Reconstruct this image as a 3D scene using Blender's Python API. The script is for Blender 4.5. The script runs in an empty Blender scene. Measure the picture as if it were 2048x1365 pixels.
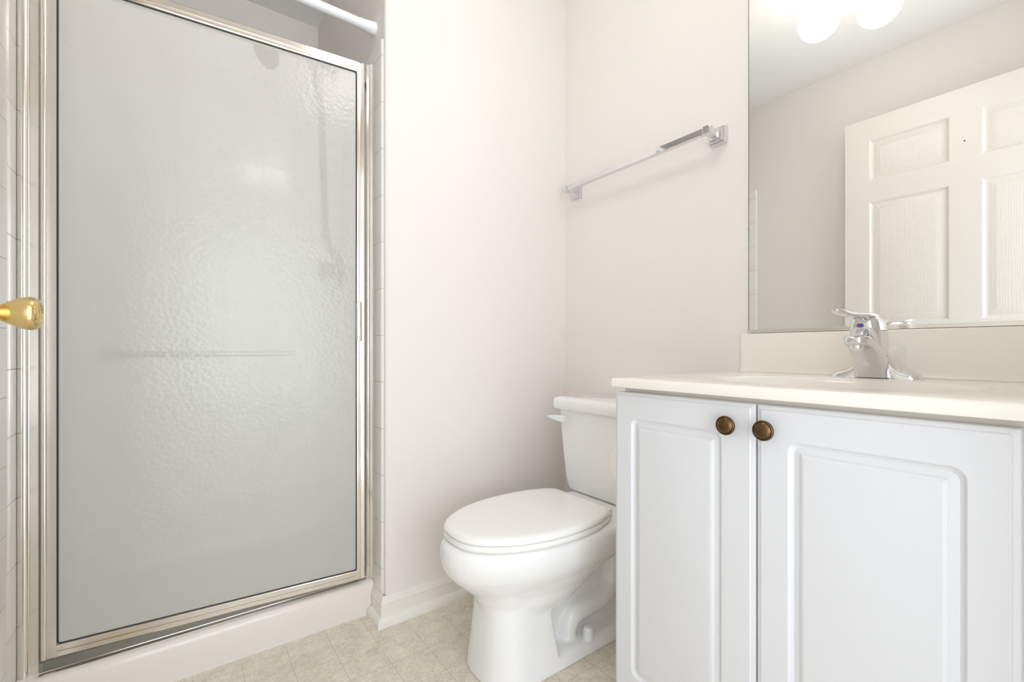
import bpy, bmesh, math
from math import pi, sin, cos, radians, atan2
from mathutils import Vector

sc = bpy.context.scene
COL = sc.collection

# ------------------------------------------------------------------ camera
cam_d = bpy.data.cameras.new('camera')
cam = bpy.data.objects.new('camera', cam_d)
COL.objects.link(cam)
cam.location = (0, 0, 0.88)
cam.rotation_euler = (pi / 2, 0, -radians(36.38))
cam_d.sensor_width = 36
cam_d.lens = 908 / 2048 * 36
cam_d.shift_y = 17.5 / 2048
cam_d.clip_start = 0.01
sc.camera = cam

# ------------------------------------------------------------------ light and exposure
world = bpy.data.worlds.new('world')
sc.world = world
world.use_nodes = True
bg = world.node_tree.nodes['Background']
bg.inputs[0].default_value = (0.89, 0.94, 1.0, 1)
bg.inputs[1].default_value = 2.0

ld = bpy.data.lights.new('doorway_fill', 'AREA')  # added unseen fill light behind the doorway, in place of a flash
ld.shape = 'RECTANGLE'
ld.size = 1.0
ld.size_y = 1.5
ld.energy = 16
ld.color = (0.87, 0.935, 1.0)
lo = bpy.data.objects.new('doorway_fill', ld)
COL.objects.link(lo)
lo.location = (0.1, -0.95, 1.15)
lo.rotation_euler = (radians(118), 0, 0)

GLOBE_EMIT = 10.0
sc.view_settings.view_transform = 'Standard'
sc.view_settings.look = 'None'
sc.view_settings.gamma = 1
sc.view_settings.use_curve_mapping = False
sc.view_settings.exposure = 0.0
sc.cycles.use_denoising = True
sc.cycles.sample_clamp_indirect = 4.0
sc.cycles.max_bounces = 14
sc.cycles.diffuse_bounces = 8
sc.cycles.glossy_bounces = 6
sc.cycles.transmission_bounces = 8
sc.cycles.blur_glossy = 0.4

# ------------------------------------------------------------------ room numbers (metres)
XR = 1.3245      # right wall
YB = 1.419       # back wall
XL = -0.310      # left wall, paint
XT = -0.304      # left wall, tile face
XS = 0.539       # shower side wall, paint
XST = 0.532      # shower side wall, tile face
YS = 2.29        # shower back wall
YR = -0.04       # rear wall
ZC = 2.412       # ceiling
TILE_TOP = 1.89


# ------------------------------------------------------------------ materials
def srgb(r, g, b):
    def f(c):
        c /= 255
        return c / 12.92 if c <= 0.04045 else ((c + 0.055) / 1.055) ** 2.4
    return (f(r), f(g), f(b), 1)


class NT:
    def __init__(self, name):
        self.m = bpy.data.materials.new(name)
        self.m.use_nodes = True
        self.t = self.m.node_tree
        self.p = self.t.nodes['Principled BSDF']

    def n(self, kind, **kw):
        nd = self.t.nodes.new(kind)
        for k, v in kw.items():
            if hasattr(nd, k) and not k.startswith('i_'):
                setattr(nd, k, v)
        return nd

    def l(self, a, b):
        self.t.links.new(a, b)

    def set(self, **kw):
        for k, v in kw.items():
            self.p.inputs[k.replace('_', ' ')].default_value = v
        return self


def noise(k, scale, detail=3, coord=None, rough=0.55, dist=0.0):
    tc = coord if coord is not None else k.n('ShaderNodeTexCoord').outputs['Object']
    nz = k.n('ShaderNodeTexNoise')
    nz.inputs['Scale'].default_value = scale
    nz.inputs['Detail'].default_value = detail
    nz.inputs['Roughness'].default_value = rough
    nz.inputs['Distortion'].default_value = dist
    k.l(tc, nz.inputs['Vector'])
    return nz.outputs['Fac']


def bump(k, height, strength, dist=0.001, prev=None):
    b = k.n('ShaderNodeBump')
    b.inputs['Strength'].default_value = strength
    b.inputs['Distance'].default_value = dist
    k.l(height, b.inputs['Height'])
    if prev is not None:
        k.l(prev, b.inputs['Normal'])
    return b.outputs['Normal']


def mix(k, fac, a, b):
    mx = k.n('ShaderNodeMix', data_type='RGBA')
    if isinstance(fac, float):
        mx.inputs[0].default_value = fac
    else:
        k.l(fac, mx.inputs[0])
    for s, v in ((6, a), (7, b)):
        if isinstance(v, tuple):
            mx.inputs[s].default_value = v
        else:
            k.l(v, mx.inputs[s])
    return mx.outputs[2]


def ramp(k, fac, lo, hi):
    r = k.n('ShaderNodeMapRange')
    r.inputs['From Min'].default_value = lo
    r.inputs['From Max'].default_value = hi
    k.l(fac, r.inputs['Value'])
    return r.outputs['Result']


def plain(name, col, rough=0.5, metal=0.0, bumpy=0.0, bscale=60, spec=0.5, coat=0.0, vary=0.03):
    k = NT(name)
    k.set(Roughness=rough, Metallic=metal)
    k.p.inputs['Specular IOR Level'].default_value = spec
    k.p.inputs['Coat Weight'].default_value = coat
    f = noise(k, bscale * 0.1, 3)
    dark = tuple(c * (1 - vary) for c in col[:3]) + (1,)
    k.l(mix(k, f, dark, col), k.p.inputs['Base Color'])
    if bumpy:
        k.l(bump(k, noise(k, bscale, 4), bumpy), k.p.inputs['Normal'])
    return k.m


M = {}
M['paint'] = plain('wall_paint', srgb(234, 229, 225), 0.62, bumpy=0.06, bscale=180, spec=0.3, vary=0.015)
M['ceiling'] = plain('ceiling_paint', srgb(240, 239, 236), 0.8, bumpy=0.08, bscale=200, spec=0.2, vary=0.01)
M['trim'] = plain('trim_gloss_paint', srgb(238, 234, 228), 0.32, bumpy=0.04, bscale=40, vary=0.03)
M['door_paint'] = plain('door_paint', srgb(229, 224, 216), 0.4, vary=0.01)
M['thermofoil'] = plain('white_thermofoil', srgb(219, 220, 223), 0.38, vary=0.006)
M['cabinet_side'] = plain('cabinet_side', srgb(226, 222, 212), 0.5, vary=0.02)
M['china'] = plain('white_china', srgb(241, 241, 241), 0.08, vary=0.004, spec=0.5)
M['seat_plastic'] = plain('seat_enamel', srgb(245, 245, 242), 0.16, vary=0.004)
M['marble'] = plain('cultured_marble', srgb(238, 233, 225), 0.16, vary=0.006, bscale=50)
M['acrylic'] = plain('white_acrylic', srgb(232, 226, 220), 0.18, vary=0.012)
M['white_plastic'] = plain('white_plastic', srgb(238, 240, 244), 0.35, vary=0.01)
M['black'] = plain('black_rubber', srgb(40, 36, 34), 0.5, vary=0.1)
M['bronze'] = plain('antique_brass', srgb(112, 88, 62), 0.3, 1.0, bumpy=0.05, bscale=120, vary=0.3)
M['brass'] = plain('polished_brass', srgb(228, 202, 142), 0.14, 1.0, vary=0.04)
M['paper'] = plain('toilet_paper', srgb(246, 243, 236), 0.9, bumpy=0.15, bscale=140, vary=0.02)
M['card'] = plain('cardboard', srgb(180, 150, 115), 0.9, vary=0.1)
M['dark'] = plain('dark_void', srgb(50, 44, 40), 0.7)
M['blue'] = plain('blue_enamel', srgb(30, 110, 190), 0.3)
M['red'] = plain('red_enamel', srgb(200, 60, 50), 0.3)
M['almond'] = plain('glazed_ceramic', srgb(250, 236, 226), 0.12, vary=0.01)
M['bronze_mirror_edge'] = plain('mirror_edge', srgb(110, 106, 100), 0.3, 0.6)


def chrome_mat(name, col, rough, spots=0.0):
    k = NT(name)
    k.set(Metallic=1.0, Roughness=rough)
    k.p.inputs['Base Color'].default_value = col
    f = noise(k, 260, 4)
    if spots:
        r = ramp(k, f, 0.68, 0.76)
        rr_ = k.n('ShaderNodeMath', operation='MULTIPLY_ADD')
        k.l(r, rr_.inputs[0])
        rr_.inputs[1].default_value = spots
        rr_.inputs[2].default_value = rough
        k.l(rr_.outputs[0], k.p.inputs['Roughness'])
    return k.m


M['chrome'] = chrome_mat('polished_chrome', srgb(226, 226, 228), 0.05, 0.15)
M['alu'] = chrome_mat('bright_aluminium', srgb(232, 227, 220), 0.15, 0.15)
M['alu_soft'] = chrome_mat('satin_aluminium', srgb(232, 226, 218), 0.14, 0.1)
M['jamb'] = chrome_mat('buffed_aluminium', srgb(236, 234, 231), 0.10, 0.1)
M['bar_metal'] = chrome_mat('brushed_metal', srgb(160, 158, 154), 0.4)
M['grey_metal'] = chrome_mat('dull_grey_metal', srgb(96, 94, 92), 0.3)
M['mirror'] = chrome_mat('silvered_mirror', srgb(244, 245, 243), 0.0)


def tile_mat():
    k = NT('white_wall_tile')
    uv = k.n('ShaderNodeTexCoord').outputs['UV']
    br = k.n('ShaderNodeTexBrick')
    br.offset = 0.0
    br.squash = 1.0
    br.inputs['Scale'].default_value = 1.0
    br.inputs['Brick Width'].default_value = 0.152
    br.inputs['Row Height'].default_value = 0.152
    br.inputs['Mortar Size'].default_value = 0.0016
    br.inputs['Mortar Smooth'].default_value = 0.6
    br.inputs['Color1'].default_value = srgb(238, 236, 232)
    br.inputs['Color2'].default_value = srgb(236, 234, 230)
    br.inputs['Mortar'].default_value = srgb(214, 208, 200)
    k.l(uv, br.inputs['Vector'])
    k.l(br.outputs['Color'], k.p.inputs['Base Color'])
    inv = k.n('ShaderNodeMath', operation='SUBTRACT')
    inv.inputs[0].default_value = 1.0
    k.l(br.outputs['Fac'], inv.inputs[1])
    k.l(bump(k, inv.outputs[0], 0.8, 0.0015), k.p.inputs['Normal'])
    k.set(Roughness=0.12)
    return k.m


M['tile'] = tile_mat()


def vinyl_mat():
    k = NT('sheet_vinyl')
    uv = k.n('ShaderNodeTexCoord').outputs['UV']
    br = k.n('ShaderNodeTexBrick')
    br.offset = 0.0
    br.inputs['Scale'].default_value = 1.0
    br.inputs['Brick Width'].default_value = 0.1128
    br.inputs['Row Height'].default_value = 0.1145
    br.inputs['Mortar Size'].default_value = 0.0007
    br.inputs['Mortar Smooth'].default_value = 0.4
    mp = k.n('ShaderNodeMapping')
    mp.inputs['Location'].default_value = (-0.0315, -0.0805, 0)
    k.l(uv, mp.inputs['Vector'])
    k.l(mp.outputs['Vector'], br.inputs['Vector'])
    br.inputs['Color1'].default_value = (0.42, 0.42, 0.42, 1)
    br.inputs['Color2'].default_value = (0.60, 0.60, 0.60, 1)
    br.inputs['Mortar'].default_value = (0.5, 0.5, 0.5, 1)
    big = ramp(k, noise(k, 22, 6, uv, 0.62, 0.6), 0.34, 0.66)
    c1 = mix(k, big, srgb(196, 187, 176), srgb(244, 236, 220))
    fine = ramp(k, noise(k, 120, 5, uv, 0.7, 1.6), 0.42, 0.62)
    c2 = mix(k, fine, srgb(184, 176, 166), srgb(248, 240, 220))
    c3 = mix(k, 0.5, c1, c2)
    # faint change from one printed square to the next
    tone = mix(k, br.outputs['Color'], srgb(216, 210, 200), srgb(236, 227, 208))
    c4 = mix(k, 0.22, c3, tone)
    vein = k.n('ShaderNodeTexVoronoi', feature='DISTANCE_TO_EDGE')
    vein.inputs['Scale'].default_value = 46
    wv = k.n('ShaderNodeTexNoise')
    wv.inputs['Scale'].default_value = 30
    wv.inputs['Detail'].default_value = 4
    k.l(uv, wv.inputs['Vector'])
    add = k.n('ShaderNodeMix', data_type='RGBA', blend_type='ADD')
    add.inputs[0].default_value = 0.05
    k.l(uv, add.inputs[6])
    k.l(wv.outputs['Color'], add.inputs[7])
    k.l(add.outputs[2], vein.inputs['Vector'])
    vf = k.n('ShaderNodeMapRange')
    vf.inputs['From Min'].default_value = 0.0
    vf.inputs['From Max'].default_value = 0.06
    vf.inputs['To Min'].default_value = 0.35
    vf.inputs['To Max'].default_value = 0.0
    k.l(vein.outputs['Distance'], vf.inputs['Value'])
    c5 = mix(k, vf.outputs['Result'], c4, srgb(246, 238, 220))
    c6 = mix(k, br.outputs['Fac'], c5, srgb(186, 174, 154))
    k.l(c6, k.p.inputs['Base Color'])
    k.l(bump(k, fine, 0.12, 0.0006), k.p.inputs['Normal'])
    k.set(Roughness=0.42)
    return k.m


M['vinyl'] = vinyl_mat()


def glass_mats():
    """front face: hammered, scattering; inner face: the clear back of the same pane"""
    k = NT('hammered_obscure_glass')
    co = k.n('ShaderNodeTexCoord').outputs['Object']
    vor = k.n('ShaderNodeTexVoronoi', feature='SMOOTH_F1')
    vor.inputs['Scale'].default_value = 95
    vor.inputs['Smoothness'].default_value = 0.5
    k.l(co, vor.inputs['Vector'])
    nz = noise(k, 70, 3, co)
    ad = k.n('ShaderNodeMath', operation='MULTIPLY_ADD')
    k.l(nz, ad.inputs[0])
    ad.inputs[1].default_value = 0.5
    k.l(vor.outputs['Distance'], ad.inputs[2])
    nrm = bump(k, ad.outputs[0], 0.4, 0.003)
    rf = k.n('ShaderNodeBsdfRefraction')
    rf.inputs['Color'].default_value = srgb(250, 252, 249)
    rf.inputs['Roughness'].default_value = 0.15
    rf.inputs['IOR'].default_value = 1.06
    k.l(nrm, rf.inputs['Normal'])
    tr = k.n('ShaderNodeBsdfTranslucent')
    tr.inputs['Color'].default_value = srgb(250, 250, 246)
    df = k.n('ShaderNodeBsdfDiffuse')
    df.inputs['Color'].default_value = srgb(250, 248, 243)
    gl_ = k.n('ShaderNodeBsdfGlossy')
    gl_.inputs['Roughness'].default_value = 0.2
    nrm2 = bump(k, ad.outputs[0], 0.2, 0.003)
    k.l(nrm2, gl_.inputs['Normal'])
    fr_ = k.n('ShaderNodeFresnel')
    fr_.inputs['IOR'].default_value = 1.5
    k.l(nrm, fr_.inputs['Normal'])

    def mixs(f, a, b):
        m_ = k.n('ShaderNodeMixShader')
        if isinstance(f, float):
            m_.inputs[0].default_value = f
        else:
            k.l(f, m_.inputs[0])
        k.l(a, m_.inputs[1])
        k.l(b, m_.inputs[2])
        return m_.outputs[0]
    thru = mixs(0.22, rf.outputs[0], tr.outputs[0])
    body = mixs(0.46, thru, df.outputs[0])
    top = mixs(fr_.outputs[0], body, gl_.outputs[0])
    out = [n for n in k.t.nodes if n.type == 'OUTPUT_MATERIAL'][0]
    k.l(top, out.inputs['Surface'])
    c = NT('clear_glass_back')
    tp_ = c.n('ShaderNodeBsdfTransparent')
    tp_.inputs['Color'].default_value = (0.97, 0.985, 0.975, 1)
    out = [n for n in c.t.nodes if n.type == 'OUTPUT_MATERIAL'][0]
    c.l(tp_.outputs[0], out.inputs['Surface'])
    return k.m, c.m


M['glass'], M['glass_back'] = glass_mats()


def woodgrain_mat():
    k = NT('embossed_door_panel')
    co = k.n('ShaderNodeTexCoord').outputs['Object']
    mp = k.n('ShaderNodeMapping')
    mp.inputs['Scale'].default_value = (1, 1, 0.12)
    k.l(co, mp.inputs['Vector'])
    w = k.n('ShaderNodeTexWave', bands_direction='Y')
    w.inputs['Scale'].default_value = 38
    w.inputs['Distortion'].default_value = 7
    w.inputs['Detail'].default_value = 3
    w.inputs['Detail Scale'].default_value = 1.2
    k.l(mp.outputs['Vector'], w.inputs['Vector'])
    k.l(bump(k, w.outputs['Fac'], 0.25, 0.0008), k.p.inputs['Normal'])
    k.p.inputs['Base Color'].default_value = srgb(229, 224, 216)
    k.set(Roughness=0.42)
    return k.m


M['door_grain'] = woodgrain_mat()


def globe_mat():
    k = NT('lit_opal_glass')
    k.p.inputs['Base Color'].default_value = (0.9, 0.88, 0.84, 1)
    k.p.inputs['Emission Color'].default_value = (1.0, 0.975, 0.945, 1)
    k.p.inputs['Emission Strength'].default_value = GLOBE_EMIT
    k.set(Roughness=0.2)
    return k.m


M['globe'] = globe_mat()

# ------------------------------------------------------------------ object helpers
SHIFT = {}


def finish(bm, name, mat, parent=None, smooth=True, angle=35, uv=False):
    bmesh.ops.recalc_face_normals(bm, faces=bm.faces)
    if uv:
        lay = bm.loops.layers.uv.new('UVMap')
        for f in bm.faces:
            nx, ny, nz = (abs(c) for c in f.normal)
            for lp in f.loops:
                c = lp.vert.co
                if nz >= nx and nz >= ny:
                    lp[lay].uv = (c.x, c.y)
                elif nx >= ny:
                    lp[lay].uv = (c.y + uv[0], c.z + uv[1]) if isinstance(uv, tuple) else (c.y, c.z)
                else:
                    lp[lay].uv = (c.x + uv[0], c.z + uv[1]) if isinstance(uv, tuple) else (c.x, c.z)
    me = bpy.data.meshes.new(name)
    sh = SHIFT.get(parent.name, Vector()) if parent is not None else Vector()
    if sh.length:
        for v in bm.verts:
            v.co -= sh
    bm.to_mesh(me)
    bm.free()
    if smooth:
        for p in me.polygons:
            p.use_smooth = True
        me.set_sharp_from_angle(angle=radians(angle))
    me.materials.append(mat)
    o = bpy.data.objects.new(name, me)
    COL.objects.link(o)
    if parent is not None:
        o.parent = parent
        SHIFT[o.name] = sh
    return o


def thing(name, label, cat, loc=(0, 0, 0), rotz=0.0, group=None, local=False):
    o = bpy.data.objects.new(name, None)
    o.empty_display_size = 0.05
    COL.objects.link(o)
    o.location = loc
    o.rotation_euler = (0, 0, rotz)
    o['label'] = label
    o['category'] = cat
    if group:
        o['group'] = group
    SHIFT[o.name] = Vector() if local else Vector(loc)
    return o


def tag(o, label, cat, group=None):
    o['label'] = label
    o['category'] = cat
    if group:
        o['group'] = group
    return o


def struct(o, label, cat):
    o['kind'] = 'structure'
    o['label'] = label
    o['category'] = cat
    return o


def box(bm, x0, x1, y0, y1, z0, z1, bev=0.0, seg=2):
    ret = bmesh.ops.create_cube(bm, size=1.0)
    vs = ret['verts']
    for v in vs:
        v.co = Vector(((x0 + x1) / 2 + v.co.x * (x1 - x0), (y0 + y1) / 2 + v.co.y * (y1 - y0), (z0 + z1) / 2 + v.co.z * (z1 - z0)))
    if bev:
        es = list({e for v in vs for e in v.link_edges})
        bmesh.ops.bevel(bm, geom=es, offset=bev, segments=seg, profile=0.5, affect='EDGES')
    return bm


def nbox(*a, **k):
    return box(bmesh.new(), *a, **k)


def loft(bm, rings, closed=True, cap0=True, cap1=True):
    vr = [[bm.verts.new(p) for p in r] for r in rings]
    n = len(vr[0])
    for a, b in zip(vr, vr[1:]):
        for i in range(n if closed else n - 1):
            j = (i + 1) % n
            bm.faces.new((a[i], a[j], b[j], b[i]))
    if cap0:
        bm.faces.new(list(reversed(vr[0])))
    if cap1:
        bm.faces.new(vr[-1])
    return vr


def lathe(bm, origin, axis, prof, n=40, cap0=True, cap1=True):
    """prof: (distance along axis, radius)"""
    ax = Vector(axis).normalized()
    up = Vector((0, 0, 1)) if abs(ax.z) < 0.9 else Vector((1, 0, 0))
    e1 = ax.cross(up).normalized()
    e2 = ax.cross(e1)
    o = Vector(origin)
    rings = []
    for d, r in prof:
        r = max(r, 1e-5)
        rings.append([o + ax * d + (e1 * cos(2 * pi * i / n) + e2 * sin(2 * pi * i / n)) * r for i in range(n)])
    loft(bm, rings, True, cap0, cap1)
    return bm


def catmull(pts, per=8):
    pts = [Vector(p) for p in pts]
    out = []
    for i in range(len(pts) - 1):
        p0 = pts[max(i - 1, 0)]
        p1, p2 = pts[i], pts[i + 1]
        p3 = pts[min(i + 2, len(pts) - 1)]
        for k in range(per):
            t = k / per
            out.append(0.5 * ((2 * p1) + (p2 - p0) * t + (2 * p0 - 5 * p1 + 4 * p2 - p3) * t * t + (3 * p1 - p0 - 3 * p2 + p3) * t ** 3))
    out.append(pts[-1])
    return out


def tube(bm, path, rad, n=16, caps=True):
    rings = []
    prev = None
    for i, p in enumerate(path):
        a = path[max(i - 1, 0)]
        b = path[min(i + 1, len(path) - 1)]
        t = (b - a).normalized()
        if prev is None:
            up = Vector((0, 0, 1)) if abs(t.z) < 0.9 else Vector((1, 0, 0))
            e1 = t.cross(up).normalized()
        else:
            e1 = (prev - t * prev.dot(t)).normalized()
        prev = e1
        e2 = t.cross(e1)
        r = rad[i] if isinstance(rad, (list, tuple)) else rad
        rings.append([p + (e1 * cos(2 * pi * k / n) + e2 * sin(2 * pi * k / n)) * r for k in range(n)])
    loft(bm, rings, True, caps, caps)
    return bm


def rrect(a0, a1, b0, b1, r, n=5):
    """rounded rectangle, list of 2-D points, same count whatever the radius"""
    r = max(min(r, (a1 - a0) / 2 - 1e-5, (b1 - b0) / 2 - 1e-5), 1e-5)
    pts = []
    for cx, cy, s in ((a1 - r, b1 - r, 0), (a0 + r, b1 - r, 1), (a0 + r, b0 + r, 2), (a1 - r, b0 + r, 3)):
        for k in range(n + 1):
            t = (s + k / n) * pi / 2
            pts.append((cx + r * cos(t), cy + r * sin(t)))
    return pts


def prism(bm, pts, z0, z1):
    loft(bm, [[Vector((x, y, z0)) for x, y in pts], [Vector((x, y, z1)) for x, y in pts]])
    return bm


def subsurf(o, lv=2):
    m = o.modifiers.new('subd', 'SUBSURF')
    m.levels = lv
    m.render_levels = lv
    return o


# ------------------------------------------------------------------ room shell
struct(finish(nbox(-0.42, 1.44, -0.16, 2.40, -0.05, 0.0), 'floor', M['vinyl'], uv=True, smooth=False),
       'cream and grey mottled sheet vinyl printed with small squares', 'floor')
struct(finish(nbox(-0.42, 1.44, -0.16, 2.40, ZC, ZC + 0.05), 'ceiling', M['ceiling'], smooth=False),
       'flat white ceiling, seen in the mirror and above the shower', 'ceiling')
struct(finish(nbox(XR, 1.44, -0.16, 2.40, 0, ZC), 'wall_right', M['paint'], smooth=False),
       'pale beige painted wall behind toilet, towel bar and mirror', 'wall')
bm = bmesh.new()
prism(bm, [(XS + 0.012 - 0.012 * sin(k * pi / 12), YB + 0.012 - 0.012 * cos(k * pi / 12)) for k in range(7)] + [(XS, YS + 0.11), (XS + 0.1, YS + 0.11), (XS + 0.1, YB + 0.1), (XR, YB + 0.1), (XR, YB)], 0, ZC)
struct(finish(bm, 'wall_back', M['paint']), 'pale beige painted wall between the shower and the toilet corner', 'wall')
struct(finish(nbox(-0.42, XL, -0.16, 2.40, 0, ZC), 'wall_left', M['paint'], smooth=False),
       'beige painted wall behind the open panel door', 'wall')
struct(finish(nbox(XL, XS, YS, 2.40, 0, ZC), 'wall_shower', M['paint'], smooth=False),
       'painted wall at the back of the shower above the tile', 'wall')
bm = bmesh.new()
box(bm, XL, -0.26, -0.16, YR, 0, ZC)
box(bm, 0.70, XR, -0.16, YR, 0, ZC)
box(bm, -0.26, 0.70, -0.16, YR, 2.07, ZC)
struct(finish(bm, 'wall_rear', M['paint'], smooth=False), 'painted wall with the doorway the photo is taken from', 'wall')

# tile fields (6 inch squares) in the shower, each with its bullnose strip
ZOFF = -0.775
bm = bmesh.new()
box(bm, XL, XT, 1.468, YS, 0, TILE_TOP)
struct(finish(bm, 'trim_1', M['tile'], uv=(-1.468, ZOFF - 0.06), smooth=False), 'white square wall tile on the left shower wall', 'tile')
bm = bmesh.new()
box(bm, XST, XS, 1.505, YS, 0, TILE_TOP)
struct(finish(bm, 'trim_2', M['tile'], uv=(-1.505, ZOFF - 0.06), smooth=False), 'white square wall tile on the right shower wall', 'tile')
bm = bmesh.new()
box(bm, XT, XST, YS - 0.007, YS, 0, TILE_TOP)
struct(finish(bm, 'trim_3', M['tile'], uv=(0.304, ZOFF), smooth=False), 'white square wall tile on the back shower wall', 'tile')


def bullnose(name, y0, y1, face, back, label):
    """vertical strip whose front edge (y0) is rolled over to the wall"""
    d = face - back
    q = [(face, y1), (face, y0 + 0.012)]
    for k in range(1, 7):
        t = k * pi / 12
        q.append((face - d * (1 - cos(t)), y0 + 0.012 - 0.012 * sin(t)))
    q.append((back, y1))
    b = bmesh.new()
    prism(b, q, 0, TILE_TOP)
    struct(finish(b, name, M['tile'], uv=(0.02 - y0, ZOFF)), label, 'tile')


bullnose('trim_4', 1.391, 1.4675, XT, XL, 'white bullnose tile strip edging the left shower wall')
bullnose('trim_5', 1.435, 1.5045, XST, XS, 'white bullnose tile strip at the right edge of the shower')


# baseboard with shoe moulding, swept with a mitre round the corner by the shower
PROF = [(0.0, 0.088), (0.004, 0.088), (0.0055, 0.084), (0.0065, 0.079), (0.009, 0.075), (0.010, 0.071), (0.0125, 0.068), (0.0125, 0.0655),
        (0.011, 0.064), (0.011, 0.028), (0.014, 0.0275), (0.019, 0.025), (0.0235, 0.0205), (0.0262, 0.014), (0.027, 0.006), (0.027, 0.0), (0.0, 0.0)]
bm = bmesh.new()
loft(bm, [[Vector((XST - d, 1.494, z)) for d, z in PROF], [Vector((XST - d, YB - d, z)) for d, z in PROF], [Vector((XR - d, YB - d, z)) for d, z in PROF]])
struct(finish(bm, 'baseboard_back', M['trim'], angle=25), 'white moulded baseboard with rounded shoe along the back wall', 'baseboard')
bm = bmesh.new()
loft(bm, [[Vector((XR - d, YB - d, z)) for d, z in PROF], [Vector((XR - d, 0.68, z)) for d, z in PROF]])
struct(finish(bm, 'baseboard_right', M['trim'], angle=25), 'white moulded baseboard behind the toilet', 'baseboard')
bm = bmesh.new()
loft(bm, [[Vector((XL + d, 0.0, z)) for d, z in PROF], [Vector((XL + d, 1.391, z)) for d, z in PROF]])
struct(finish(bm, 'baseboard_left', M['trim'], angle=25), 'white moulded baseboard along the left wall behind the door', 'baseboard')


# nested rounded rectangles: a raised panel.  mapf(a, b, depth) -> Vector
def panel_loft(bm, a0, a1, b0, b1, layers, mapf, cap=True, n=5):
    rings = []
    for ins, dep, r in layers:
        if not isinstance(ins, tuple):
            ins = (ins,) * 4
        q = rrect(a0 + ins[0], a1 - ins[1], b0 + ins[2], b1 - ins[3], r, n)
        rings.append([mapf(a, b, dep) for a, b in q])
    return loft(bm, rings, True, False, cap)


# ------------------------------------------------------------------ open six-panel door against the left wall
dr = bpy.data.objects.new('door_1', None)
COL.objects.link(dr)
dr.location = (-0.195, -0.027, 0.022)
SHIFT[dr.name] = Vector(dr.location)
struct(dr, 'white six-panel door opened flat against the left wall', 'door')
DX = -0.195            # room face
DY0, DY1 = -0.027, 0.885
DZ0, DZ1 = 0.022, 2.056
COLS = [(0.078, 0.379), (0.484, 0.782)]
ROWS = [(1.738, 1.944), (1.016, 1.630), (0.25, 0.88)]
bm = bmesh.new()
ys = [DY0] + [c for q in COLS for c in q] + [DY1]
zs = [DZ0] + sorted(c for q in ROWS for c in q) + [DZ1]
holes = {(i, j) for i in (1, 3) for j in (1, 3, 5)}
for i in range(5):
    for j in range(7):
        if (i, j) in holes:
            continue
        vs = [bm.verts.new((DX, y, z)) for y, z in ((ys[i], zs[j]), (ys[i + 1], zs[j]), (ys[i + 1], zs[j + 1]), (ys[i], zs[j + 1]))]
        bm.faces.new(vs)
bmesh.ops.remove_doubles(bm, verts=bm.verts, dist=1e-5)
xb = DX - 0.035
per = [(DX, DY0, DZ0), (DX, DY1, DZ0), (DX, DY1, DZ1), (DX, DY0, DZ1)]
bv = [bm.verts.new((xb, p[1], p[2])) for p in per]
bm.faces.new(bv)
fv = [bm.verts.new(p) for p in per]
for k in range(4):
    bm.faces.new((fv[k], fv[(k + 1) % 4], bv[(k + 1) % 4], bv[k]))
finish(bm, 'slab', M['door_paint'], dr, smooth=False)
PL = [(0.0, 0.0, 0.0005), (0.003, 0.0015, 0.0005), (0.010, 0.010, 0.0005), (0.016, 0.011, 0.0005), (0.042, 0.003, 0.0005), (0.044, 0.0028, 0.0005)]
for (z0, z1) in ROWS:
    for (y0, y1) in COLS:
        b = bmesh.new()
        panel_loft(b, y0, y1, z0, z1, PL, lambda a, c, d: Vector((DX - d, a, c)), n=1)
        finish(b, 'panel', M['door_grain'], dr, angle=15)
# peephole-sized nail mark on the door
b = bmesh.new()
lathe(b, (DX, 0.434, 1.815), (1, 0, 0), [(0, 0.003), (0.001, 0.003), (0.0015, 0.002)], 12)
finish(b, 'nail_head', M['dark'], dr)
KY, KZ = 0.83, 0.9262
b = bmesh.new()
lathe(b, (DX, KY, KZ), (1, 0, 0), [(0, 0.030), (0.004, 0.030), (0.007, 0.026), (0.009, 0.014), (0.012, 0.0105), (0.018, 0.0105), (0.024, 0.0135), (0.032, 0.0180),
      (0.040, 0.0208), (0.045, 0.0214), (0.049, 0.0205), (0.052, 0.0178), (0.0535, 0.0155), (0.0535, 0.0140), (0.0515, 0.0125), (0.051, 0.006), (0.0515, 0.0)], 48)
ko = finish(b, 'door_knob', M['brass'], dr, angle=50)
ko['label'] = 'polished brass knob'
# doorway casing
bm = bmesh.new()
box(bm, -0.258, -0.238, -0.165, -0.041, 0, 2.068)
box(bm, 0.68, 0.70, -0.165, -0.041, 0, 2.068)
box(bm, -0.238, 0.68, -0.165, -0.041, 2.05, 2.068)
struct(finish(bm, 'trim_6', M['trim'], smooth=False), 'white door lining in the rear doorway', 'door frame')

# ------------------------------------------------------------------ shower pan
pan = thing('shower_pan', 'white shower base with a raised curb across the front', 'shower pan', (0.117, 1.9, 0))
bm = bmesh.new()
cz = 0.105
prof = [(1.497, 0.0), (1.4985, 0.05), (1.501, 0.085), (1.503, 0.094), (1.507, 0.100), (1.513, 0.104), (1.52, cz), (1.585, cz), (1.595, 0.103), (1.602, 0.097), (1.606, 0.088),
        (1.612, 0.05), (1.62, 0.044), (1.9, 0.036), (2.2, 0.044), (2.255, 0.05), (2.262, 0.06), (2.27, 0.105), (2.282, 0.105), (2.282, 0.0)]
loft(bm, [[Vector((x, y, z)) for y, z in prof] for x in (XT + 0.001, 0.117, XST - 0.001)])
finish(bm, 'base', M['acrylic'], pan, angle=30)
b = bmesh.new()
lathe(b, (0.117, 1.9, 0.0355), (0, 0, 1), [(0, 0.054), (0.003, 0.054), (0.005, 0.050), (0.005, 0.040), (0.003, 0.039), (0.003, 0.0)], 40)
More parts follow.
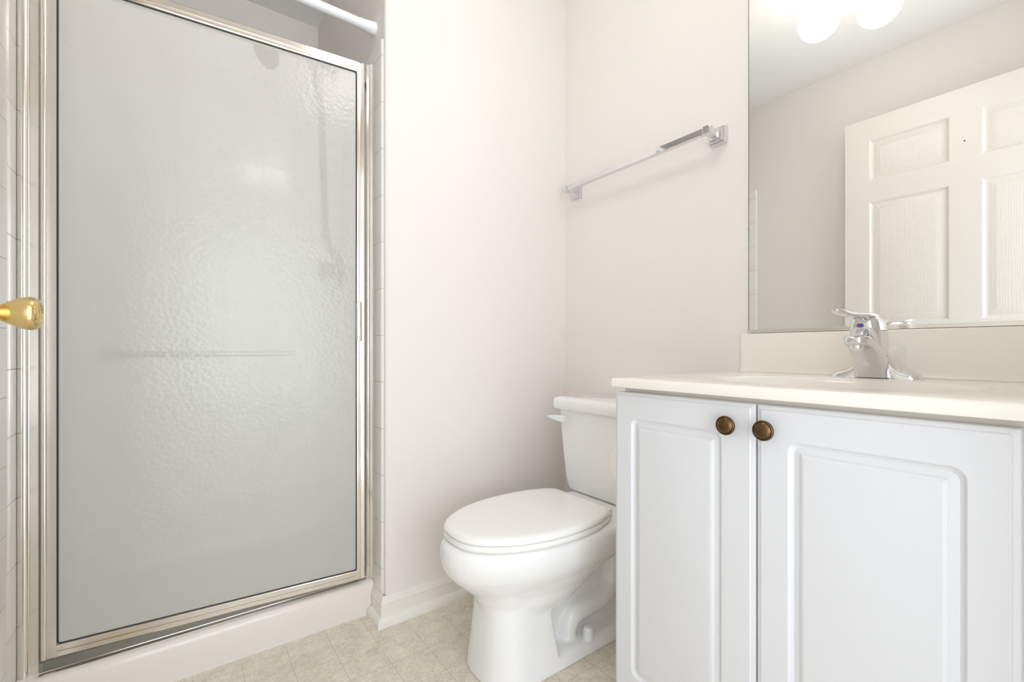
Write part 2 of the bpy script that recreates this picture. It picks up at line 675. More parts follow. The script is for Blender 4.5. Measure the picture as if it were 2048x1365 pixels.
finish(b, 'drain', M['chrome'], pan)

# ------------------------------------------------------------------ shower door frame: jambs and threshold
fr = thing('shower_door_frame', 'bright aluminium jambs and threshold fixed round the shower opening', 'shower frame', (0.117, 1.56, 0.105))
JT = 1.850


def bead(x0, x1, y, bulge, n=8):
    return [((x0 + x1) / 2 - (x1 - x0) / 2 * cos(pi * k / n), y - bulge * sin(pi * k / n)) for k in range(n + 1)]


bm = bmesh.new()
prism(bm, [(XT, 1.590)] + bead(XT + 0.0005, -0.2845, 1.547, 0.0055) + [(-0.2840, 1.5512), (-0.2690, 1.5496), (-0.2682, 1.5505), (-0.2682, 1.590)], 0.1055, JT)
finish(bm, 'jamb', M['alu'], fr, angle=40)
bm = bmesh.new()
prism(bm, [(XST, 1.595), (XST, 1.5160), (0.5312, 1.5158), (0.5230, 1.5200), (0.5228, 1.5232), (0.5240, 1.5240), (0.5232, 1.5252), (0.5152, 1.5292), (0.5150, 1.5310), (0.5150, 1.595)], 0.1055, JT - 0.004)
finish(bm, 'jamb', M['jamb'], fr, angle=20)
bm = bmesh.new()
th = [(1.524, 0.1052), (1.524, 0.1062), (1.531, 0.1072), (1.536, 0.1076), (1.537, 0.1092), (1.540, 0.1092), (1.5405, 0.1076), (1.556, 0.1078), (1.583, 0.1084), (1.583, 0.1052)]
loft(bm, [[Vector((x, y, z)) for y, z in th] for x in (-0.269, 0.515)])
finish(bm, 'threshold', M['alu'], fr, angle=25)
finish(nbox(0.5165, 0.526, 1.5285, 1.5395, 0.1125, 0.131, bev=0.002), 'rubber_bumper', M['black'], fr)

# ------------------------------------------------------------------ shower door, hinged left and standing slightly ajar
HX, HY = -0.2680, 1.552
sd = thing('shower_door', 'framed shower door of hammered obscure glass standing slightly ajar', 'shower door', (HX, HY, 0.129), -radians(4.64), local=True)
W = 0.768
B0 = 0.0              # local z of the frame's underside
T0 = 1.822 - 0.129
G0, G1 = 0.158 - 0.129, 1.790 - 0.129
GL, GR = 0.0305, W - 0.0265
D = 0.030


def door_local_prism(pts, z0, z1):
    b = bmesh.new()
    prism(b, pts, z0, z1)
    return b


# stiles: bead + flat + thin lip beside the glass
finish(door_local_prism([(0.001, D)] + bead(0.001, 0.0125, 0.004, 0.0032) + [(0.0128, 0.004), (0.0265, 0.004), (0.0268, 0.001), (0.0300, 0.001), (0.0305, 0.006), (0.0305, D)], B0, T0), 'hinge_stile', M['alu'], sd, angle=35)
finish(door_local_prism([(W, D), (GR, D), (GR, 0.006), (GR + 0.0005, 0.0015), (GR + 0.003, 0.001), (GR + 0.0035, 0.004), (GR + 0.010, 0.004), (GR + 0.0105, 0.008), (GR + 0.0135, 0.008), (GR + 0.014, 0.003), (GR + 0.0225, 0.001), (W - 0.001, 0.002), (W, 0.005)], B0, T0), 'latch_stile', M['alu_soft'], sd, angle=30)


def rail(prof, name, mat):
    b = bmesh.new()
    loft(b, [[Vector((x, y, z)) for y, z in prof] for x in (GL - 0.0003, GR + 0.0003)])
    return finish(b, name, mat, sd, angle=25)


rail([(D, G1), (0.006, G1), (0.002, G1 + 0.0005), (0.001, G1 + 0.003), (0.001, G1 + 0.011), (0.004, G1 + 0.0125), (0.004, G1 + 0.0145), (0.0, G1 + 0.016), (-0.001, T0 - 0.003), (0.002, T0), (D, T0)], 'top_rail', M['alu_soft'])
rail([(D, G0), (0.006, G0), (0.002, G0 - 0.0005), (0.001, G0 - 0.0015), (0.001, G0 - 0.013), (0.004, G0 - 0.0138), (0.004, G0 - 0.0152), (0.001, G0 - 0.016), (0.001, B0 + 0.0015), (0.002, B0), (D, B0)], 'bottom_rail', M['alu_soft'])
bm = bmesh.new()
box(bm, GL + 0.001, GR - 0.001, 0.0090, 0.0140, G0 + 0.001, G1 - 0.001)
gl = finish(bm, 'glass_pane', M['glass'], sd, smooth=False)
gl['label'] = 'hammered obscure glass'
gl.data.materials.append(M['glass_back'])
for p in gl.data.polygons:
    if p.normal.y > -0.5:
        p.material_index = 1
bm = bmesh.new()
gw = 0.0020
outer = rrect(GL, GR, G0, G1, 0.006)
inner = rrect(GL + gw, GR - gw, G0 + gw, G1 - gw, 0.005)
loft(bm, [[Vector((a, 0.006, c)) for a, c in outer], [Vector((a, 0.0070, c)) for a, c in inner], [Vector((a, 0.0089, c)) for a, c in inner]], True, False, False)
finish(bm, 'gasket', M['black'], sd)
# pull on the latch stile
finish(nbox(GR - 0.002, GR + 0.0145, -0.012, 0.0045, 0.908 - 0.129, 1.036 - 0.129, bev=0.0025), 'handle', M['alu'], sd)
# towel bar on the inner side of the door
bm = bmesh.new()
tb = 0.868 - 0.129
for xx in (0.125, 0.575):
    lathe(bm, (xx, 0.0141, tb), (0, 1, 0), [(0, 0.018), (0.004, 0.018), (0.006, 0.010), (0.045, 0.010), (0.055, 0.013), (0.066, 0.010)], 20)
tube(bm, [Vector((0.125, 0.058, tb)), Vector((0.575, 0.058, tb))], 0.0085)
o = finish(bm, 'inner_towel_bar', M['bar_metal'], sd)

# ------------------------------------------------------------------ curtain rod
cr = thing('curtain_rod', 'white tension curtain rod across the top of the shower opening', 'curtain rod', (XST, 1.512, 1.966))
b = bmesh.new()
tube(b, [Vector((XT + 0.03, 1.512, 1.966)), Vector((0.2, 1.512, 1.966)), Vector((XST - 0.04, 1.512, 1.966))], 0.0145, 24)
finish(b, 'tube', M['white_plastic'], cr)
for x0, s in ((XS, -1), (XL, 1)):
    b = bmesh.new()
    lathe(b, (x0, 1.512, 1.966), (s, 0, 0), [(0.0, 0.0195), (0.003, 0.0205), (0.008, 0.0205), (0.03, 0.0172), (0.046, 0.0160), (0.047, 0.0152), (0.048, 0.0160), (0.055, 0.0158)], 32)
    finish(b, 'end_cap', M['white_plastic'], cr)

# ------------------------------------------------------------------ shower head, hose and valve (seen through the glass)
sh = thing('hand_shower', 'chrome shower head on a wall arm with a hanging hose, blurred behind the glass', 'shower head', (XST, 2.02, 2.05))
b = bmesh.new()
lathe(b, (XST, 2.02, 2.05), (-1, 0, 0), [(0, 0.030), (0.003, 0.030), (0.012, 0.016), (0.014, 0.0115)], 28)
finish(b, 'flange', M['grey_metal'], sh)
b = bmesh.new()
tube(b, catmull([(XST - 0.005, 2.02, 2.05), (0.46, 2.015, 2.065), (0.37, 1.99, 2.06), (0.315, 1.97, 2.04)]), 0.0105)
finish(b, 'arm', M['grey_metal'], sh)
b = bmesh.new()
lathe(b, (0.318, 1.972, 2.044), (-0.65, -0.12, -0.75), [(0, 0.012), (0.02, 0.014), (0.03, 0.02), (0.055, 0.045), (0.07, 0.05), (0.078, 0.049), (0.079, 0.044), (0.081, 0.0)], 32)
finish(b, 'head', M['bronze'], sh)
b = bmesh.new()
tube(b, catmull([(0.45, 2.015, 2.055), (0.47, 2.02, 1.95), (0.485, 2.01, 1.75), (0.49, 2.0, 1.5), (0.495, 1.98, 1.33), (0.515, 1.95, 1.27)]), 0.013)
finish(b, 'hose', M['grey_metal'], sh)
sv = thing('shower_valve', 'chrome shower valve on the tiled side wall, blurred behind the glass', 'shower valve', (XST, 1.93, 1.2))
b = bmesh.new()
lathe(b, (XST, 1.93, 1.2), (-1, 0, 0), [(0, 0.075), (0.004, 0.075), (0.009, 0.06), (0.012, 0.035), (0.03, 0.03), (0.032, 0.0)], 40)
finish(b, 'plate', M['grey_metal'], sv)
b = bmesh.new()
lathe(b, (XST - 0.03, 1.93, 1.2), (-1, 0, 0), [(0, 0.026), (0.03, 0.03), (0.05, 0.026), (0.056, 0.014), (0.057, 0)], 32)
tube(b, [Vector((XST - 0.06, 1.93, 1.2)), Vector((XST - 0.07, 1.90, 1.15))], [0.012, 0.008])
finish(b, 'handle', M['grey_metal'], sv)
# ------------------------------------------------------------------ towel bar on the right wall
tw = thing('towel_bar', 'chrome square towel bar on the wall above the toilet', 'towel bar', (XR, 1.04, 1.525))
TZ, TX = 1.527, 1.2605
b = nbox(TX - 0.009, TX + 0.009, 0.746, 1.331, TZ - 0.0095, TZ + 0.0095, bev=0.0012)
finish(b, 'bar', M['chrome'], tw, angle=12)
for yy in (0.735, 1.342):
    b = bmesh.new()
    box(b, TX - 0.0125, TX + 0.0115, yy - 0.0115, yy + 0.0115, TZ - 0.0125, TZ + 0.0125, bev=0.002)
    rings = []
    for x, h in ((TX + 0.0117, 0.0100), (1.288, 0.0100), (1.2905, 0.013), (1.298, 0.0145), (1.2985, 0.018), (1.308, 0.0195), (1.3085, 0.0235), (1.320, 0.026), (1.3244, 0.026)):
        rings.append([Vector((x, a, c)) for a, c in rrect(yy - h, yy + h, TZ - h - 0.002, TZ + h - 0.002, 0.0012, 2)])
    loft(b, rings)
    finish(b, 'post', M['chrome'], tw, angle=20)

# ------------------------------------------------------------------ toilet
TC = 1.033            # centre line
to = thing('toilet', 'white two-piece toilet with closed lid in the corner', 'toilet', (0.9, TC, 0))


def egg(front, back, hw, mid, z, n=48, pf=2.0, pb=2.6, yc=TC):
    """closed outline, blunt at the back, long at the front (front is -x)"""
    out = []
    for k in range(n):
        t = 2 * pi * k / n
        c, s = cos(t), sin(t)
        p = pf if c < 0 else pb
        L = (mid - front) if c < 0 else (back - mid)
        rx = abs(c) ** (2 / p) * (1 if c >= 0 else -1)
        ry = abs(s) ** (2 / p) * (1 if s >= 0 else -1)
        out.append(Vector((mid + L * rx, yc + hw * ry, z)))
    return out


bm = bmesh.new()
# rim band with the shelf for the tank
loft(bm, [egg(0.612, 1.05, 0.128, 0.86, 0.244), egg(0.592, 1.11, 0.142, 0.86, 0.262), egg(0.574, 1.20, 0.154, 0.86, 0.280), egg(0.560, 1.262, 0.164, 0.86, 0.297), egg(0.552, 1.268, 0.171, 0.86, 0.314), egg(0.546, 1.27, 0.177, 0.86, 0.338),
          egg(0.549, 1.27, 0.177, 0.86, 0.362), egg(0.558, 1.268, 0.172, 0.86, 0.374), egg(0.572, 1.262, 0.160, 0.86, 0.378)])
# well under the rim
loft(bm, [egg(0.70, 0.915, 0.05, 0.78, 0.135), egg(0.668, 0.965, 0.092, 0.80, 0.165), egg(0.650, 1.00, 0.112, 0.83, 0.200), egg(0.630, 1.03, 0.124, 0.86, 0.228), egg(0.608, 1.05, 0.137, 0.87, 0.250), egg(0.586, 1.07, 0.149, 0.87, 0.272), egg(0.570, 1.09, 0.156, 0.87, 0.292), egg(0.57, 1.10, 0.15, 0.87, 0.32)])
# front column of the foot
def col(z, f, b_, hw):
    return [Vector((x, y, z)) for x, y in
            [(b_, TC - hw), (b_, TC + hw)] + [(f + 0.085 - 0.085 * sin(t), TC + (hw - 0.02) * cos(t) + (0.02 if cos(t) > 0.3 else (-0.02 if cos(t) < -0.3 else 0.0667 * cos(t)))) for t in [pi * k / 14 for k in range(15)]]]
loft(bm, [col(0.0, 0.640, 0.850, 0.112), col(0.03, 0.643, 0.846, 0.110), col(0.10, 0.651, 0.836, 0.101), col(0.16, 0.657, 0.828, 0.095), col(0.20, 0.660, 0.822, 0.093), col(0.25, 0.64, 0.822, 0.105)])
# base flange
def plate(z, g):
    return [Vector((x, y, z)) for x, y in rrect(0.66 - g, 1.215 + g, TC - 0.114 - g, TC + 0.114 + g, 0.06, 6)]
loft(bm, [plate(0.0, 0.0), plate(0.022, -0.002), plate(0.034, -0.010), plate(0.038, -0.02)])
# web that carries the trap, tank shelf post
loft(bm, [[Vector((x, y, z)) for x, y in rrect(x0, x1, TC - h, TC + h, 0.03, 5)] for z, x0, x1, h in ((0.02, 0.80, 1.20, 0.060), (0.06, 0.80, 1.19, 0.045), (0.20, 0.80, 1.20, 0.045), (0.29, 0.82, 1.25, 0.085))])
# trapway, relief on both sides
for s in (-1, 1):
    path = catmull([(0.925, TC + s * 0.046, 0.01), (0.925, TC + s * 0.050, 0.065), (0.948, TC + s * 0.052, 0.096), (1.0, TC + s * 0.052, 0.102), (1.06, TC + s * 0.052, 0.107), (1.105, TC + s * 0.052, 0.130), (1.122, TC + s * 0.052, 0.18), (1.125, TC + s * 0.052, 0.30)])
    tube(bm, path, 0.030, 16)
bo = finish(bm, 'bowl', M['china'], to)
rm = bo.modifiers.new('fuse', 'REMESH')
rm.mode = 'VOXEL'
rm.voxel_size = 0.0042
rm.use_smooth_shade = True
sm = bo.modifiers.new('soften', 'SMOOTH')
sm.factor = 0.5
sm.iterations = 12

# seat ring and lid
def seat_out(z, g, hinge=1.035):
    out = []
    n = 26
    pts = [(0.566, 0.0), (0.571, 0.045), (0.590, 0.082), (0.625, 0.115), (0.675, 0.144), (0.735, 0.163), (0.80, 0.1735), (0.87, 0.1735), (0.94, 0.164), (1.0, 0.143), (1.022, 0.131), (hinge - 0.004, 0.117), (hinge, 0.105), (hinge, 0.05), (hinge, 0.0)]
    up = catmull([(x, y, 0) for x, y in pts], 4)
    lowp = [(p.x, -p.y) for p in reversed(up)][1:-1]
    ring = [(p.x, p.y) for p in up] + lowp
    c = Vector((0.82, 0.0))
    for x, y in ring:
        v = Vector((x, y)) - c
        v = v * (1 + g / max(v.length, 0.05))
        out.append(Vector((c.x + v.x, TC + c.y + v.y, z)))
    return out


b = bmesh.new()
loft(b, [seat_out(0.3785, -0.006), seat_out(0.3795, -0.002), seat_out(0.384, 0.0005), seat_out(0.392, 0.0), seat_out(0.3945, -0.003), seat_out(0.395, -0.010)])
finish(b, 'seat', M['seat_plastic'], to, angle=60)
b = bmesh.new()
loft(b, [seat_out(0.3965, -0.006), seat_out(0.3975, -0.001), seat_out(0.401, 0.001), seat_out(0.406, -0.001), seat_out(0.4105, -0.005), seat_out(0.4133, -0.012), seat_out(0.4148, -0.022), seat_out(0.4155, -0.05), seat_out(0.416, -0.10)])
finish(b, 'seat_lid', M['seat_plastic'], to, angle=60)
for s in (-1, 1):
    b = bmesh.new()
    tube(b, [Vector((1.043, TC + s * 0.115, 0.394)), Vector((1.043, TC + s * 0.06, 0.394))], 0.0095, 16)
    box(b, 1.036, 1.060, TC + s * 0.0875 - 0.02, TC + s * 0.0875 + 0.02, 0.3775, 0.392, bev=0.004)
    finish(b, 'hinge', M['seat_plastic'], to)
    b = bmesh.new()
    lathe(b, (0.970, TC + s * 0.0935, 0.033), (0, 0, 1), [(0, 0.0165), (0.020, 0.0158), (0.029, 0.0138), (0.034, 0.010), (0.036, 0.0)], 28)
    finish(b, 'bolt_cap', M['white_plastic'], to)

# tank
def tk(z, x0, x1, hw, r):
    return [Vector((x, y, z)) for x, y in rrect(x0, x1, TC - hw, TC + hw, r, 6)]


b = bmesh.new()
loft(b, [tk(0.379, 1.150, 1.285, 0.150, 0.03), tk(0.381, 1.132, 1.298, 0.168, 0.035), tk(0.39, 1.124, 1.304, 0.176, 0.035), tk(0.43, 1.119, 1.308, 0.180, 0.032), tk(0.55, 1.112, 1.311, 0.188, 0.028), tk(0.672, 1.106, 1.312, 0.194, 0.024)])
finish(b, 'tank', M['china'], to, angle=50)
b = bmesh.new()
loft(b, [tk(0.668, 1.100, 1.3135, 0.198, 0.02), tk(0.669, 1.092, 1.316, 0.205, 0.022), tk(0.674, 1.089, 1.318, 0.2075, 0.022), tk(0.698, 1.089, 1.318, 0.2085, 0.022), tk(0.706, 1.092, 1.316, 0.206, 0.022), tk(0.7105, 1.100, 1.312, 0.199, 0.022), tk(0.7125, 1.115, 1.30, 0.186, 0.02)])
finish(b, 'tank_lid', M['china'], to, angle=50)
b = bmesh.new()
lathe(b, (1.108, TC + 0.152, 0.638), (-1, 0, 0), [(-0.006, 0.012), (0.006, 0.012), (0.008, 0.009), (0.014, 0.009)], 20)
rings = []
for y, h, d, dz in ((0.132, 0.0095, 0.007, 0.0), (0.136, 0.0112, 0.0085, 0.0), (0.160, 0.0108, 0.0085, 0.0), (0.190, 0.0075, 0.007, 0.0005), (0.218, 0.0035, 0.005, 0.001), (0.226, 0.0015, 0.003, 0.001)):
    rings.append([Vector((1.087 + a, TC + y, 0.638 + dz + c)) for a, c in rrect(-d, d, -h, h, 0.003, 3)])
loft(b, rings)
finish(b, 'flush_lever', M['white_plastic'], to, angle=40)

# ------------------------------------------------------------------ vanity cabinet
vc = thing('vanity_cabinet', 'white two-door vanity cabinet with raised panel doors', 'cabinet', (1.06, 0.33, 0))
XD = 0.806            # door front
bm = bmesh.new()
cx0, cx1 = XD + 0.0205, XR - 0.001
box(bm, cx0, cx1, -0.03, -0.012, 0.095, 0.7955)
box(bm, cx0, cx1, 0.666, 0.684, 0.095, 0.7955)
box(bm, cx0, cx1, -0.012, 0.666, 0.095, 0.113)
box(bm, cx1 - 0.006, cx1, -0.012, 0.666, 0.113, 0.7955)
box(bm, cx0, cx0 + 0.018, -0.012, 0.666, 0.745, 0.7955)
box(bm, cx0, cx0 + 0.018, 0.36, 0.41, 0.113, 0.745)
box(bm, cx0, cx0 + 0.018, -0.012, 0.09, 0.113, 0.745)
box(bm, XD + 0.09, XR - 0.001, -0.03, 0.684, 0.0, 0.095)
finish(bm, 'carcass', M['cabinet_side'], vc, smooth=False)
DL = [(0.0, 0.0195, 0.0008), (0.0, 0.006, 0.0008), (0.0012, 0.0035, 0.0012), (0.004, 0.0022, 0.002), (0.0068, 0.0018, 0.002), (0.0085, 0.0, 0.002)]


def vanity_door(y0, y1, z0, z1, ins):
    """ins = insets of the routed groove: low y, high y, bottom, top"""
    b = bmesh.new()
    def pl(extra, dep, r):
        return (tuple(i + extra for i in ins), dep, r)
    lay = [(i, d, r) for i, d, r in DL]
    lay += [pl(0.0, 0.0, 0.017), pl(0.0015, 0.0012, 0.0165), pl(0.004, 0.0042, 0.015), pl(0.0075, 0.0058, 0.013), pl(0.011, 0.0052, 0.010), pl(0.0145, 0.0045, 0.005), pl(0.0175, 0.0042, 0.001), pl(0.0190, 0.0018, 0.0008), pl(0.0205, 0.0014, 0.0008), pl(0.0225, 0.0002, 0.0008), pl(0.024, 0.0, 0.0008)]
    panel_loft(b, y0, y1, z0, z1, lay, lambda a, c, d: Vector((XD + d, a, c)))
    # back
    q = [bm_v for bm_v in rrect(y0, y1, z0, z1, 0.0008)]
    b.faces.new([b.verts.new((XD + 0.0195, a, c)) for a, c in q])
    return finish(b, 'door', M['thermofoil'], vc, angle=22)


d1 = vanity_door(0.3846, 0.698, 0.104, 0.7855, (0.059, 0.0465, 0.056, 0.056))
d2 = vanity_door(0.0747, 0.3821, 0.104, 0.7855, (0.046, 0.0505, 0.056, 0.056))
for d, ky in ((d1, 0.4275), (d2, 0.3625)):
    b = bmesh.new()
    lathe(b, (XD, ky, 0.7445), (-1, 0, 0), [(0, 0.0085), (0.002, 0.0085), (0.005, 0.0065), (0.010, 0.0065), (0.013, 0.0105), (0.0145, 0.0155), (0.0165, 0.0172), (0.019, 0.0172), (0.0205, 0.0162), (0.0208, 0.0150), (0.0202, 0.0145), (0.0225, 0.0132), (0.0248, 0.0085), (0.0258, 0.004), (0.026, 0.0)], 44)
    kn = finish(b, 'knob', M['bronze'], d, angle=50)
    kn['label'] = 'dark antique brass knob'

# ------------------------------------------------------------------ vanity top with integral bowl
vt = thing('sink_counter', 'ivory cultured marble counter with moulded oval basin on the vanity cabinet', 'countertop', (1.06, 0.33, 0.796))
X0, X1, Y0, Y1 = 0.786, XR - 0.0005, -0.03, 0.690
ZT, ZB = 0.8178, 0.7962
BX, BY, RX, RY = 1.020, 0.350, 0.158, 0.218
n = 96


def rect_ring(g, z):
    out = []
    for k in range(n):
        t = 2 * pi * k / n
        c, s = cos(t), sin(t)
        # walk the direction out to the rectangle
        lim = []
        if c > 1e-9:
            lim.append((X1 - g - BX) / c)
        if c < -1e-9:
            lim.append((X0 + g - BX) / c)
        if s > 1e-9:
            lim.append((Y1 - g - BY) / s)
        if s < -1e-9:
            lim.append((Y0 + g - BY) / s)
        L = min(lim)
        out.append(Vector((BX + c * L, BY + s * L, z)))
    # pull the nearest vertex of each corner onto the corner
    for cx in (X0 + g, X1 - g):
        for cy in (Y0 + g, Y1 - g):
            i = min(range(n), key=lambda q: (out[q].x - cx) ** 2 + (out[q].y - cy) ** 2)
            out[i] = Vector((cx, cy, z))
    return out


def ell(f, z, dx=0.0):
    return [Vector((BX + dx + RX * f * cos(2 * pi * k / n), BY + RY * f * sin(2 * pi * k / n), z)) for k in range(n)]


bm = bmesh.new()
loft(bm, [rect_ring(0.004, ZB), rect_ring(0.001, ZB + 0.001), rect_ring(0.0, ZB + 0.004), rect_ring(0.0, ZT - 0.007), rect_ring(0.0012, ZT - 0.003), rect_ring(0.004, ZT - 0.0008), rect_ring(0.008, ZT),
          ell(1.04, ZT), ell(1.01, ZT - 0.0008), ell(0.985, ZT - 0.0035), ell(0.955, ZT - 0.010), ell(0.92, ZT - 0.022), ell(0.86, ZT - 0.048), ell(0.76, ZT - 0.082), ell(0.6, ZT - 0.112), ell(0.4, ZT - 0.128), ell(0.15, ZT - 0.134, 0.02)])
finish(bm, 'counter_and_basin', M['marble'], vt, angle=40)
bm = bmesh.new()
prof = [(XR - 0.0005, ZT + 0.0002), (XR - 0.0005, 0.9262), (XR - 0.012, 0.9262), (XR - 0.0145, 0.9255), (XR - 0.016, 0.923), (XR - 0.0165, ZT + 0.014), (XR - 0.018, ZT + 0.006), (XR - 0.022, ZT + 0.0015), (XR - 0.028, ZT + 0.0002)]
loft(bm, [[Vector((x, y, z)) for x, z in prof] for y in (Y0, 0.662)])
tag(finish(bm, 'backsplash', M['marble'], angle=40), 'ivory cultured marble backsplash strip between counter and mirror', 'backsplash')
b = bmesh.new()
lathe(b, (BX + 0.02, BY, ZT - 0.1335), (0, 0, 1), [(0, 0.03), (0.003, 0.03), (0.004, 0.026), (0.003, 0.02), (0.008, 0.016), (0.009, 0.0)], 32)
finish(b, 'drain_stopper', M['chrome'], vt)

# ------------------------------------------------------------------ faucet
FX, FY = 1.250, 0.335
fa = thing('faucet', 'chrome single-lever basin faucet standing on the sink counter', 'faucet', (FX, FY, ZT))
b = bmesh.new()
# escutcheon: low wings rising to the body
rings = []
for dy, h, w in ((-0.0790, 0.001, 0.014), (-0.0785, 0.006, 0.018), (-0.0740, 0.012, 0.022), (-0.062, 0.0165, 0.0245), (-0.050, 0.020, 0.025), (-0.040, 0.026, 0.025), (-0.032, 0.036, 0.024), (-0.025, 0.050, 0.022),
                 (0.0, 0.060, 0.020),
                 (0.025, 0.050, 0.022), (0.032, 0.036, 0.024), (0.040, 0.026, 0.025), (0.050, 0.020, 0.025), (0.062, 0.0165, 0.0245), (0.0740, 0.012, 0.022), (0.0785, 0.006, 0.018), (0.0790, 0.001, 0.014)):
    r = [Vector((FX + w, FY + dy, ZT)), Vector((FX - w, FY + dy, ZT))]
    for k in range(9):
        t = pi * k / 8
        r.append(Vector((FX - w * 0.98 * cos(t) * (0.8 + 0.2 * abs(cos(t))), FY + dy, ZT + 0.002 + (h - 0.002) * sin(t) ** 0.7)))
    rings.append(r)
loft(b, rings)
finish(b, 'base', M['chrome'], fa, angle=50)
# spout: broad leaf that leaves the body and leans out over the basin
b = bmesh.new()
rings = []
NSEG = 14
for cxx, czz, ang, hw, ht in ((1.238, ZT + 0.002, 90, 0.0305, 0.026), (1.231, ZT + 0.020, 84, 0.0298, 0.025), (1.220, ZT + 0.037, 71, 0.0285, 0.0225), (1.203, ZT + 0.053, 54, 0.0265, 0.0185), (1.182, ZT + 0.066, 36, 0.0248, 0.0145), (1.160, ZT + 0.0755, 20, 0.0232, 0.0120),
                              (1.142, ZT + 0.0800, 8, 0.0222, 0.0108), (1.127, ZT + 0.0815, 2, 0.0200, 0.0098), (1.119, ZT + 0.0815, 0, 0.0155, 0.0085), (1.1155, ZT + 0.0815, 0, 0.008, 0.005)):
    a = radians(ang)
    fwd = Vector((-cos(a), 0, sin(a)))
    nrm = Vector((sin(a), 0, cos(a)))
    q = rrect(-hw, hw, -ht, ht, min(ht, hw) * 0.5, 5)
    rings.append([Vector((cxx, FY, czz)) + Vector((0, 1, 0)) * p + nrm * s for p, s in q])
loft(b, rings)
finish(b, 'spout', M['chrome'], fa, angle=60)
b = bmesh.new()
lathe(b, (1.140, FY, ZT + 0.0745), (-0.05, 0, -1), [(0, 0.0135), (0.010, 0.0132), (0.0115, 0.012), (0.0135, 0.0115), (0.0138, 0.0098), (0.011, 0.009), (0.010, 0.0)], 28)
finish(b, 'aerator', M['chrome'], fa)
# lever handle: hood with a long flat lip pointing forward
b = bmesh.new()
rings = []
for z, x0, x1, hw in ((0.050, 1.205, 1.264, 0.0245), (0.068, 1.186, 1.263, 0.0262), (0.086, 1.174, 1.258, 0.0272), (0.104, 1.167, 1.250, 0.0272), (0.118, 1.164, 1.242, 0.0262), (0.127, 1.166, 1.232, 0.0240), (0.133, 1.172, 1.222, 0.0190), (0.1362, 1.182, 1.210, 0.011)):
    rings.append([Vector((x, FY + y, ZT + z)) for x, y in rrect(x0, x1, -hw, hw, 0.018, 6)])
loft(b, rings)
rings = []
for x, z, hw, ht in ((1.228, 0.127, 0.016, 0.004), (1.202, 0.1335, 0.0215, 0.005), (1.172, 0.1355, 0.0205, 0.0048), (1.142, 0.1345, 0.0175, 0.0042), (1.112, 0.1335, 0.0145, 0.0037), (1.080, 0.1340, 0.0120, 0.0034), (1.050, 0.1360, 0.0110, 0.0034), (1.032, 0.1375, 0.0100, 0.0034), (1.022, 0.1382, 0.0075, 0.0028), (1.018, 0.1384, 0.004, 0.0015)):
    rings.append([Vector((x, FY + p, ZT + z + s)) for p, s in rrect(-hw, hw, -ht, ht, ht * 0.9, 4)])
loft(b, rings)
finish(b, 'lever', M['chrome'], fa, angle=60)
b = bmesh.new()
lathe(b, (1.1665, FY, ZT + 0.1135), (-1, 0, 0.15), [(0, 0.0046), (0.0035, 0.0043), (0.004, 0.0)], 20)
dot = finish(b, 'temperature_mark', M['blue'], fa)
dot['label'] = 'blue and red temperature dot'
b = bmesh.new()
lathe(b, (1.1665, FY + 0.0035, ZT + 0.1135), (-1, 0, 0.15), [(0, 0.0046), (0.0031, 0.0043), (0.0035, 0.0)], 20)
finish(b, 'temperature_mark', M['red'], fa)
b = bmesh.new()
lathe(b, (1.288, FY, ZT), (0, 0, 1), [(0, 0.003), (0.055, 0.003), (0.056, 0.006), (0.062, 0.006), (0.064, 0.0)], 16)
finish(b, 'drain_rod', M['chrome'], fa)

# ------------------------------------------------------------------ mirror
mi = thing('mirror', 'large frameless wall mirror above the backsplash', 'mirror', (XR, 0.33, 0.93))
finish(nbox(XR - 0.0055, XR - 0.0005, 0.0, 0.6445, 0.9345, 2.0), 'mirror_glass', M['mirror'], mi, smooth=False)
finish(nbox(XR - 0.0052, XR - 0.0007, 0.6447, 0.6462, 0.9345, 2.0), 'mirror_edge', M['bronze_mirror_edge'], mi, smooth=False)
b = bmesh.new()
prof = [(XR - 0.0006, 0.9275), (XR - 0.0095, 0.9275), (XR - 0.0095, 0.9365), (XR - 0.0080, 0.9372), (XR - 0.0062, 0.9365), (XR - 0.0060, 0.9340), (XR - 0.0006, 0.9335)]
loft(b, [[Vector((x, y, z)) for x, z in prof] for y in (0.0, 0.6475)])
finish(b, 'bottom_channel', M['alu'], mi, angle=30)
finish(nbox(XR - 0.0085, XR - 0.0006, 0.638, 0.6495, 1.226, 1.2295, bev=0.0008), 'clip', M['chrome'], mi)

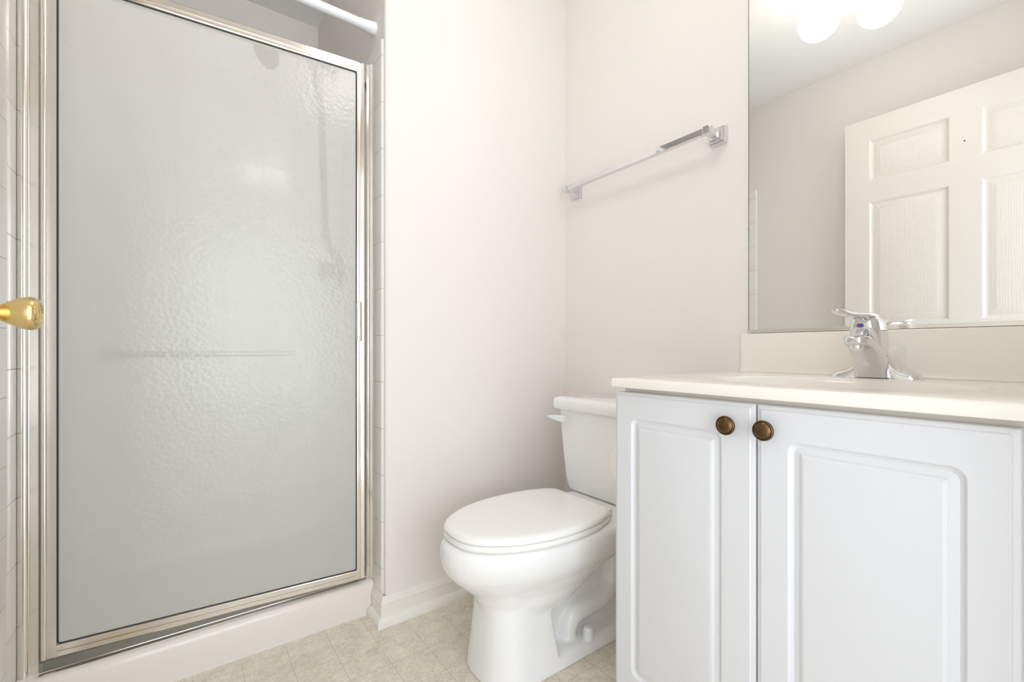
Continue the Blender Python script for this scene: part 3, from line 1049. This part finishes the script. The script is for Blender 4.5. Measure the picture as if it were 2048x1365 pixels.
# ------------------------------------------------------------------ toilet paper on the side of the cabinet
tp = thing('toilet_paper_holder', 'small white toilet paper holder on the cabinet side facing the toilet', 'paper holder', (0.956, 0.684, 0.588))
b = bmesh.new()
for x in (0.891, 1.021):
    b = bmesh.new()
    box(b, x - 0.012, x + 0.012, 0.684, 0.692, 0.565, 0.611, bev=0.003)
    box(b, x - 0.006, x + 0.006, 0.690, 0.752, 0.577, 0.599, bev=0.004)
    finish(b, 'bracket', M['white_plastic'], tp)
b = bmesh.new()
tube(b, [Vector((0.896, 0.744, 0.588)), Vector((1.016, 0.744, 0.588))], 0.0085)
finish(b, 'roller', M['white_plastic'], tp)
pr = thing('toilet_paper_roll', 'white toilet paper roll peeking out behind the cabinet door', 'toilet paper', (0.956, 0.744, 0.588))
b = bmesh.new()
R1 = 0.056
prof = [(0.0, 0.021), (0.0, R1 - 0.002), (0.001, R1), (0.104, R1), (0.105, R1 - 0.002), (0.105, 0.021)]
lathe(b, (0.9035, 0.744, 0.588), (1, 0, 0), prof + [prof[0]], 56, False, False)
finish(b, 'paper', M['paper'], pr)
b = bmesh.new()
lathe(b, (0.9035, 0.744, 0.588), (1, 0, 0), [(0.0, 0.0195), (0.0, 0.0209), (0.105, 0.0209), (0.105, 0.0195), (0.0, 0.0195)], 40, False, False)
finish(b, 'core', M['card'], pr)

# ------------------------------------------------------------------ ceiling light (seen in the mirror)
LC = Vector((0.561, 0.638, ZC))
cl = thing('ceiling_light', 'white three-globe ceiling light reflected in the mirror', 'ceiling light', LC)
b = bmesh.new()
lathe(b, LC, (0, 0, -1), [(0, 0.085), (0.006, 0.085), (0.016, 0.078), (0.024, 0.06), (0.028, 0.03), (0.05, 0.025), (0.06, 0.02), (0.062, 0.0)], 40)
finish(b, 'canopy', M['white_plastic'], cl)
for gx, gy in ((0.564, 0.737), (0.469, 0.567), (0.650, 0.610)):
    g = Vector((gx, gy, 2.20))
    start = LC + Vector((0, 0, -0.045)) + (Vector((gx, gy, 0)) - Vector((LC.x, LC.y, 0))) * 0.15
    ax = (g - start).normalized()
    b = bmesh.new()
    L = (g - start).length
    lathe(b, start, ax, [(0, 0.018), (L - 0.105, 0.019), (L - 0.10, 0.028), (L - 0.066, 0.032), (L - 0.062, 0.03)], 28)
    so = finish(b, 'socket', M['white_plastic'], cl)
    b = bmesh.new()
    bmesh.ops.create_uvsphere(b, u_segments=32, v_segments=20, radius=0.0725)
    for v in b.verts:
        v.co += g
    finish(b, 'globe', M['globe'], so)
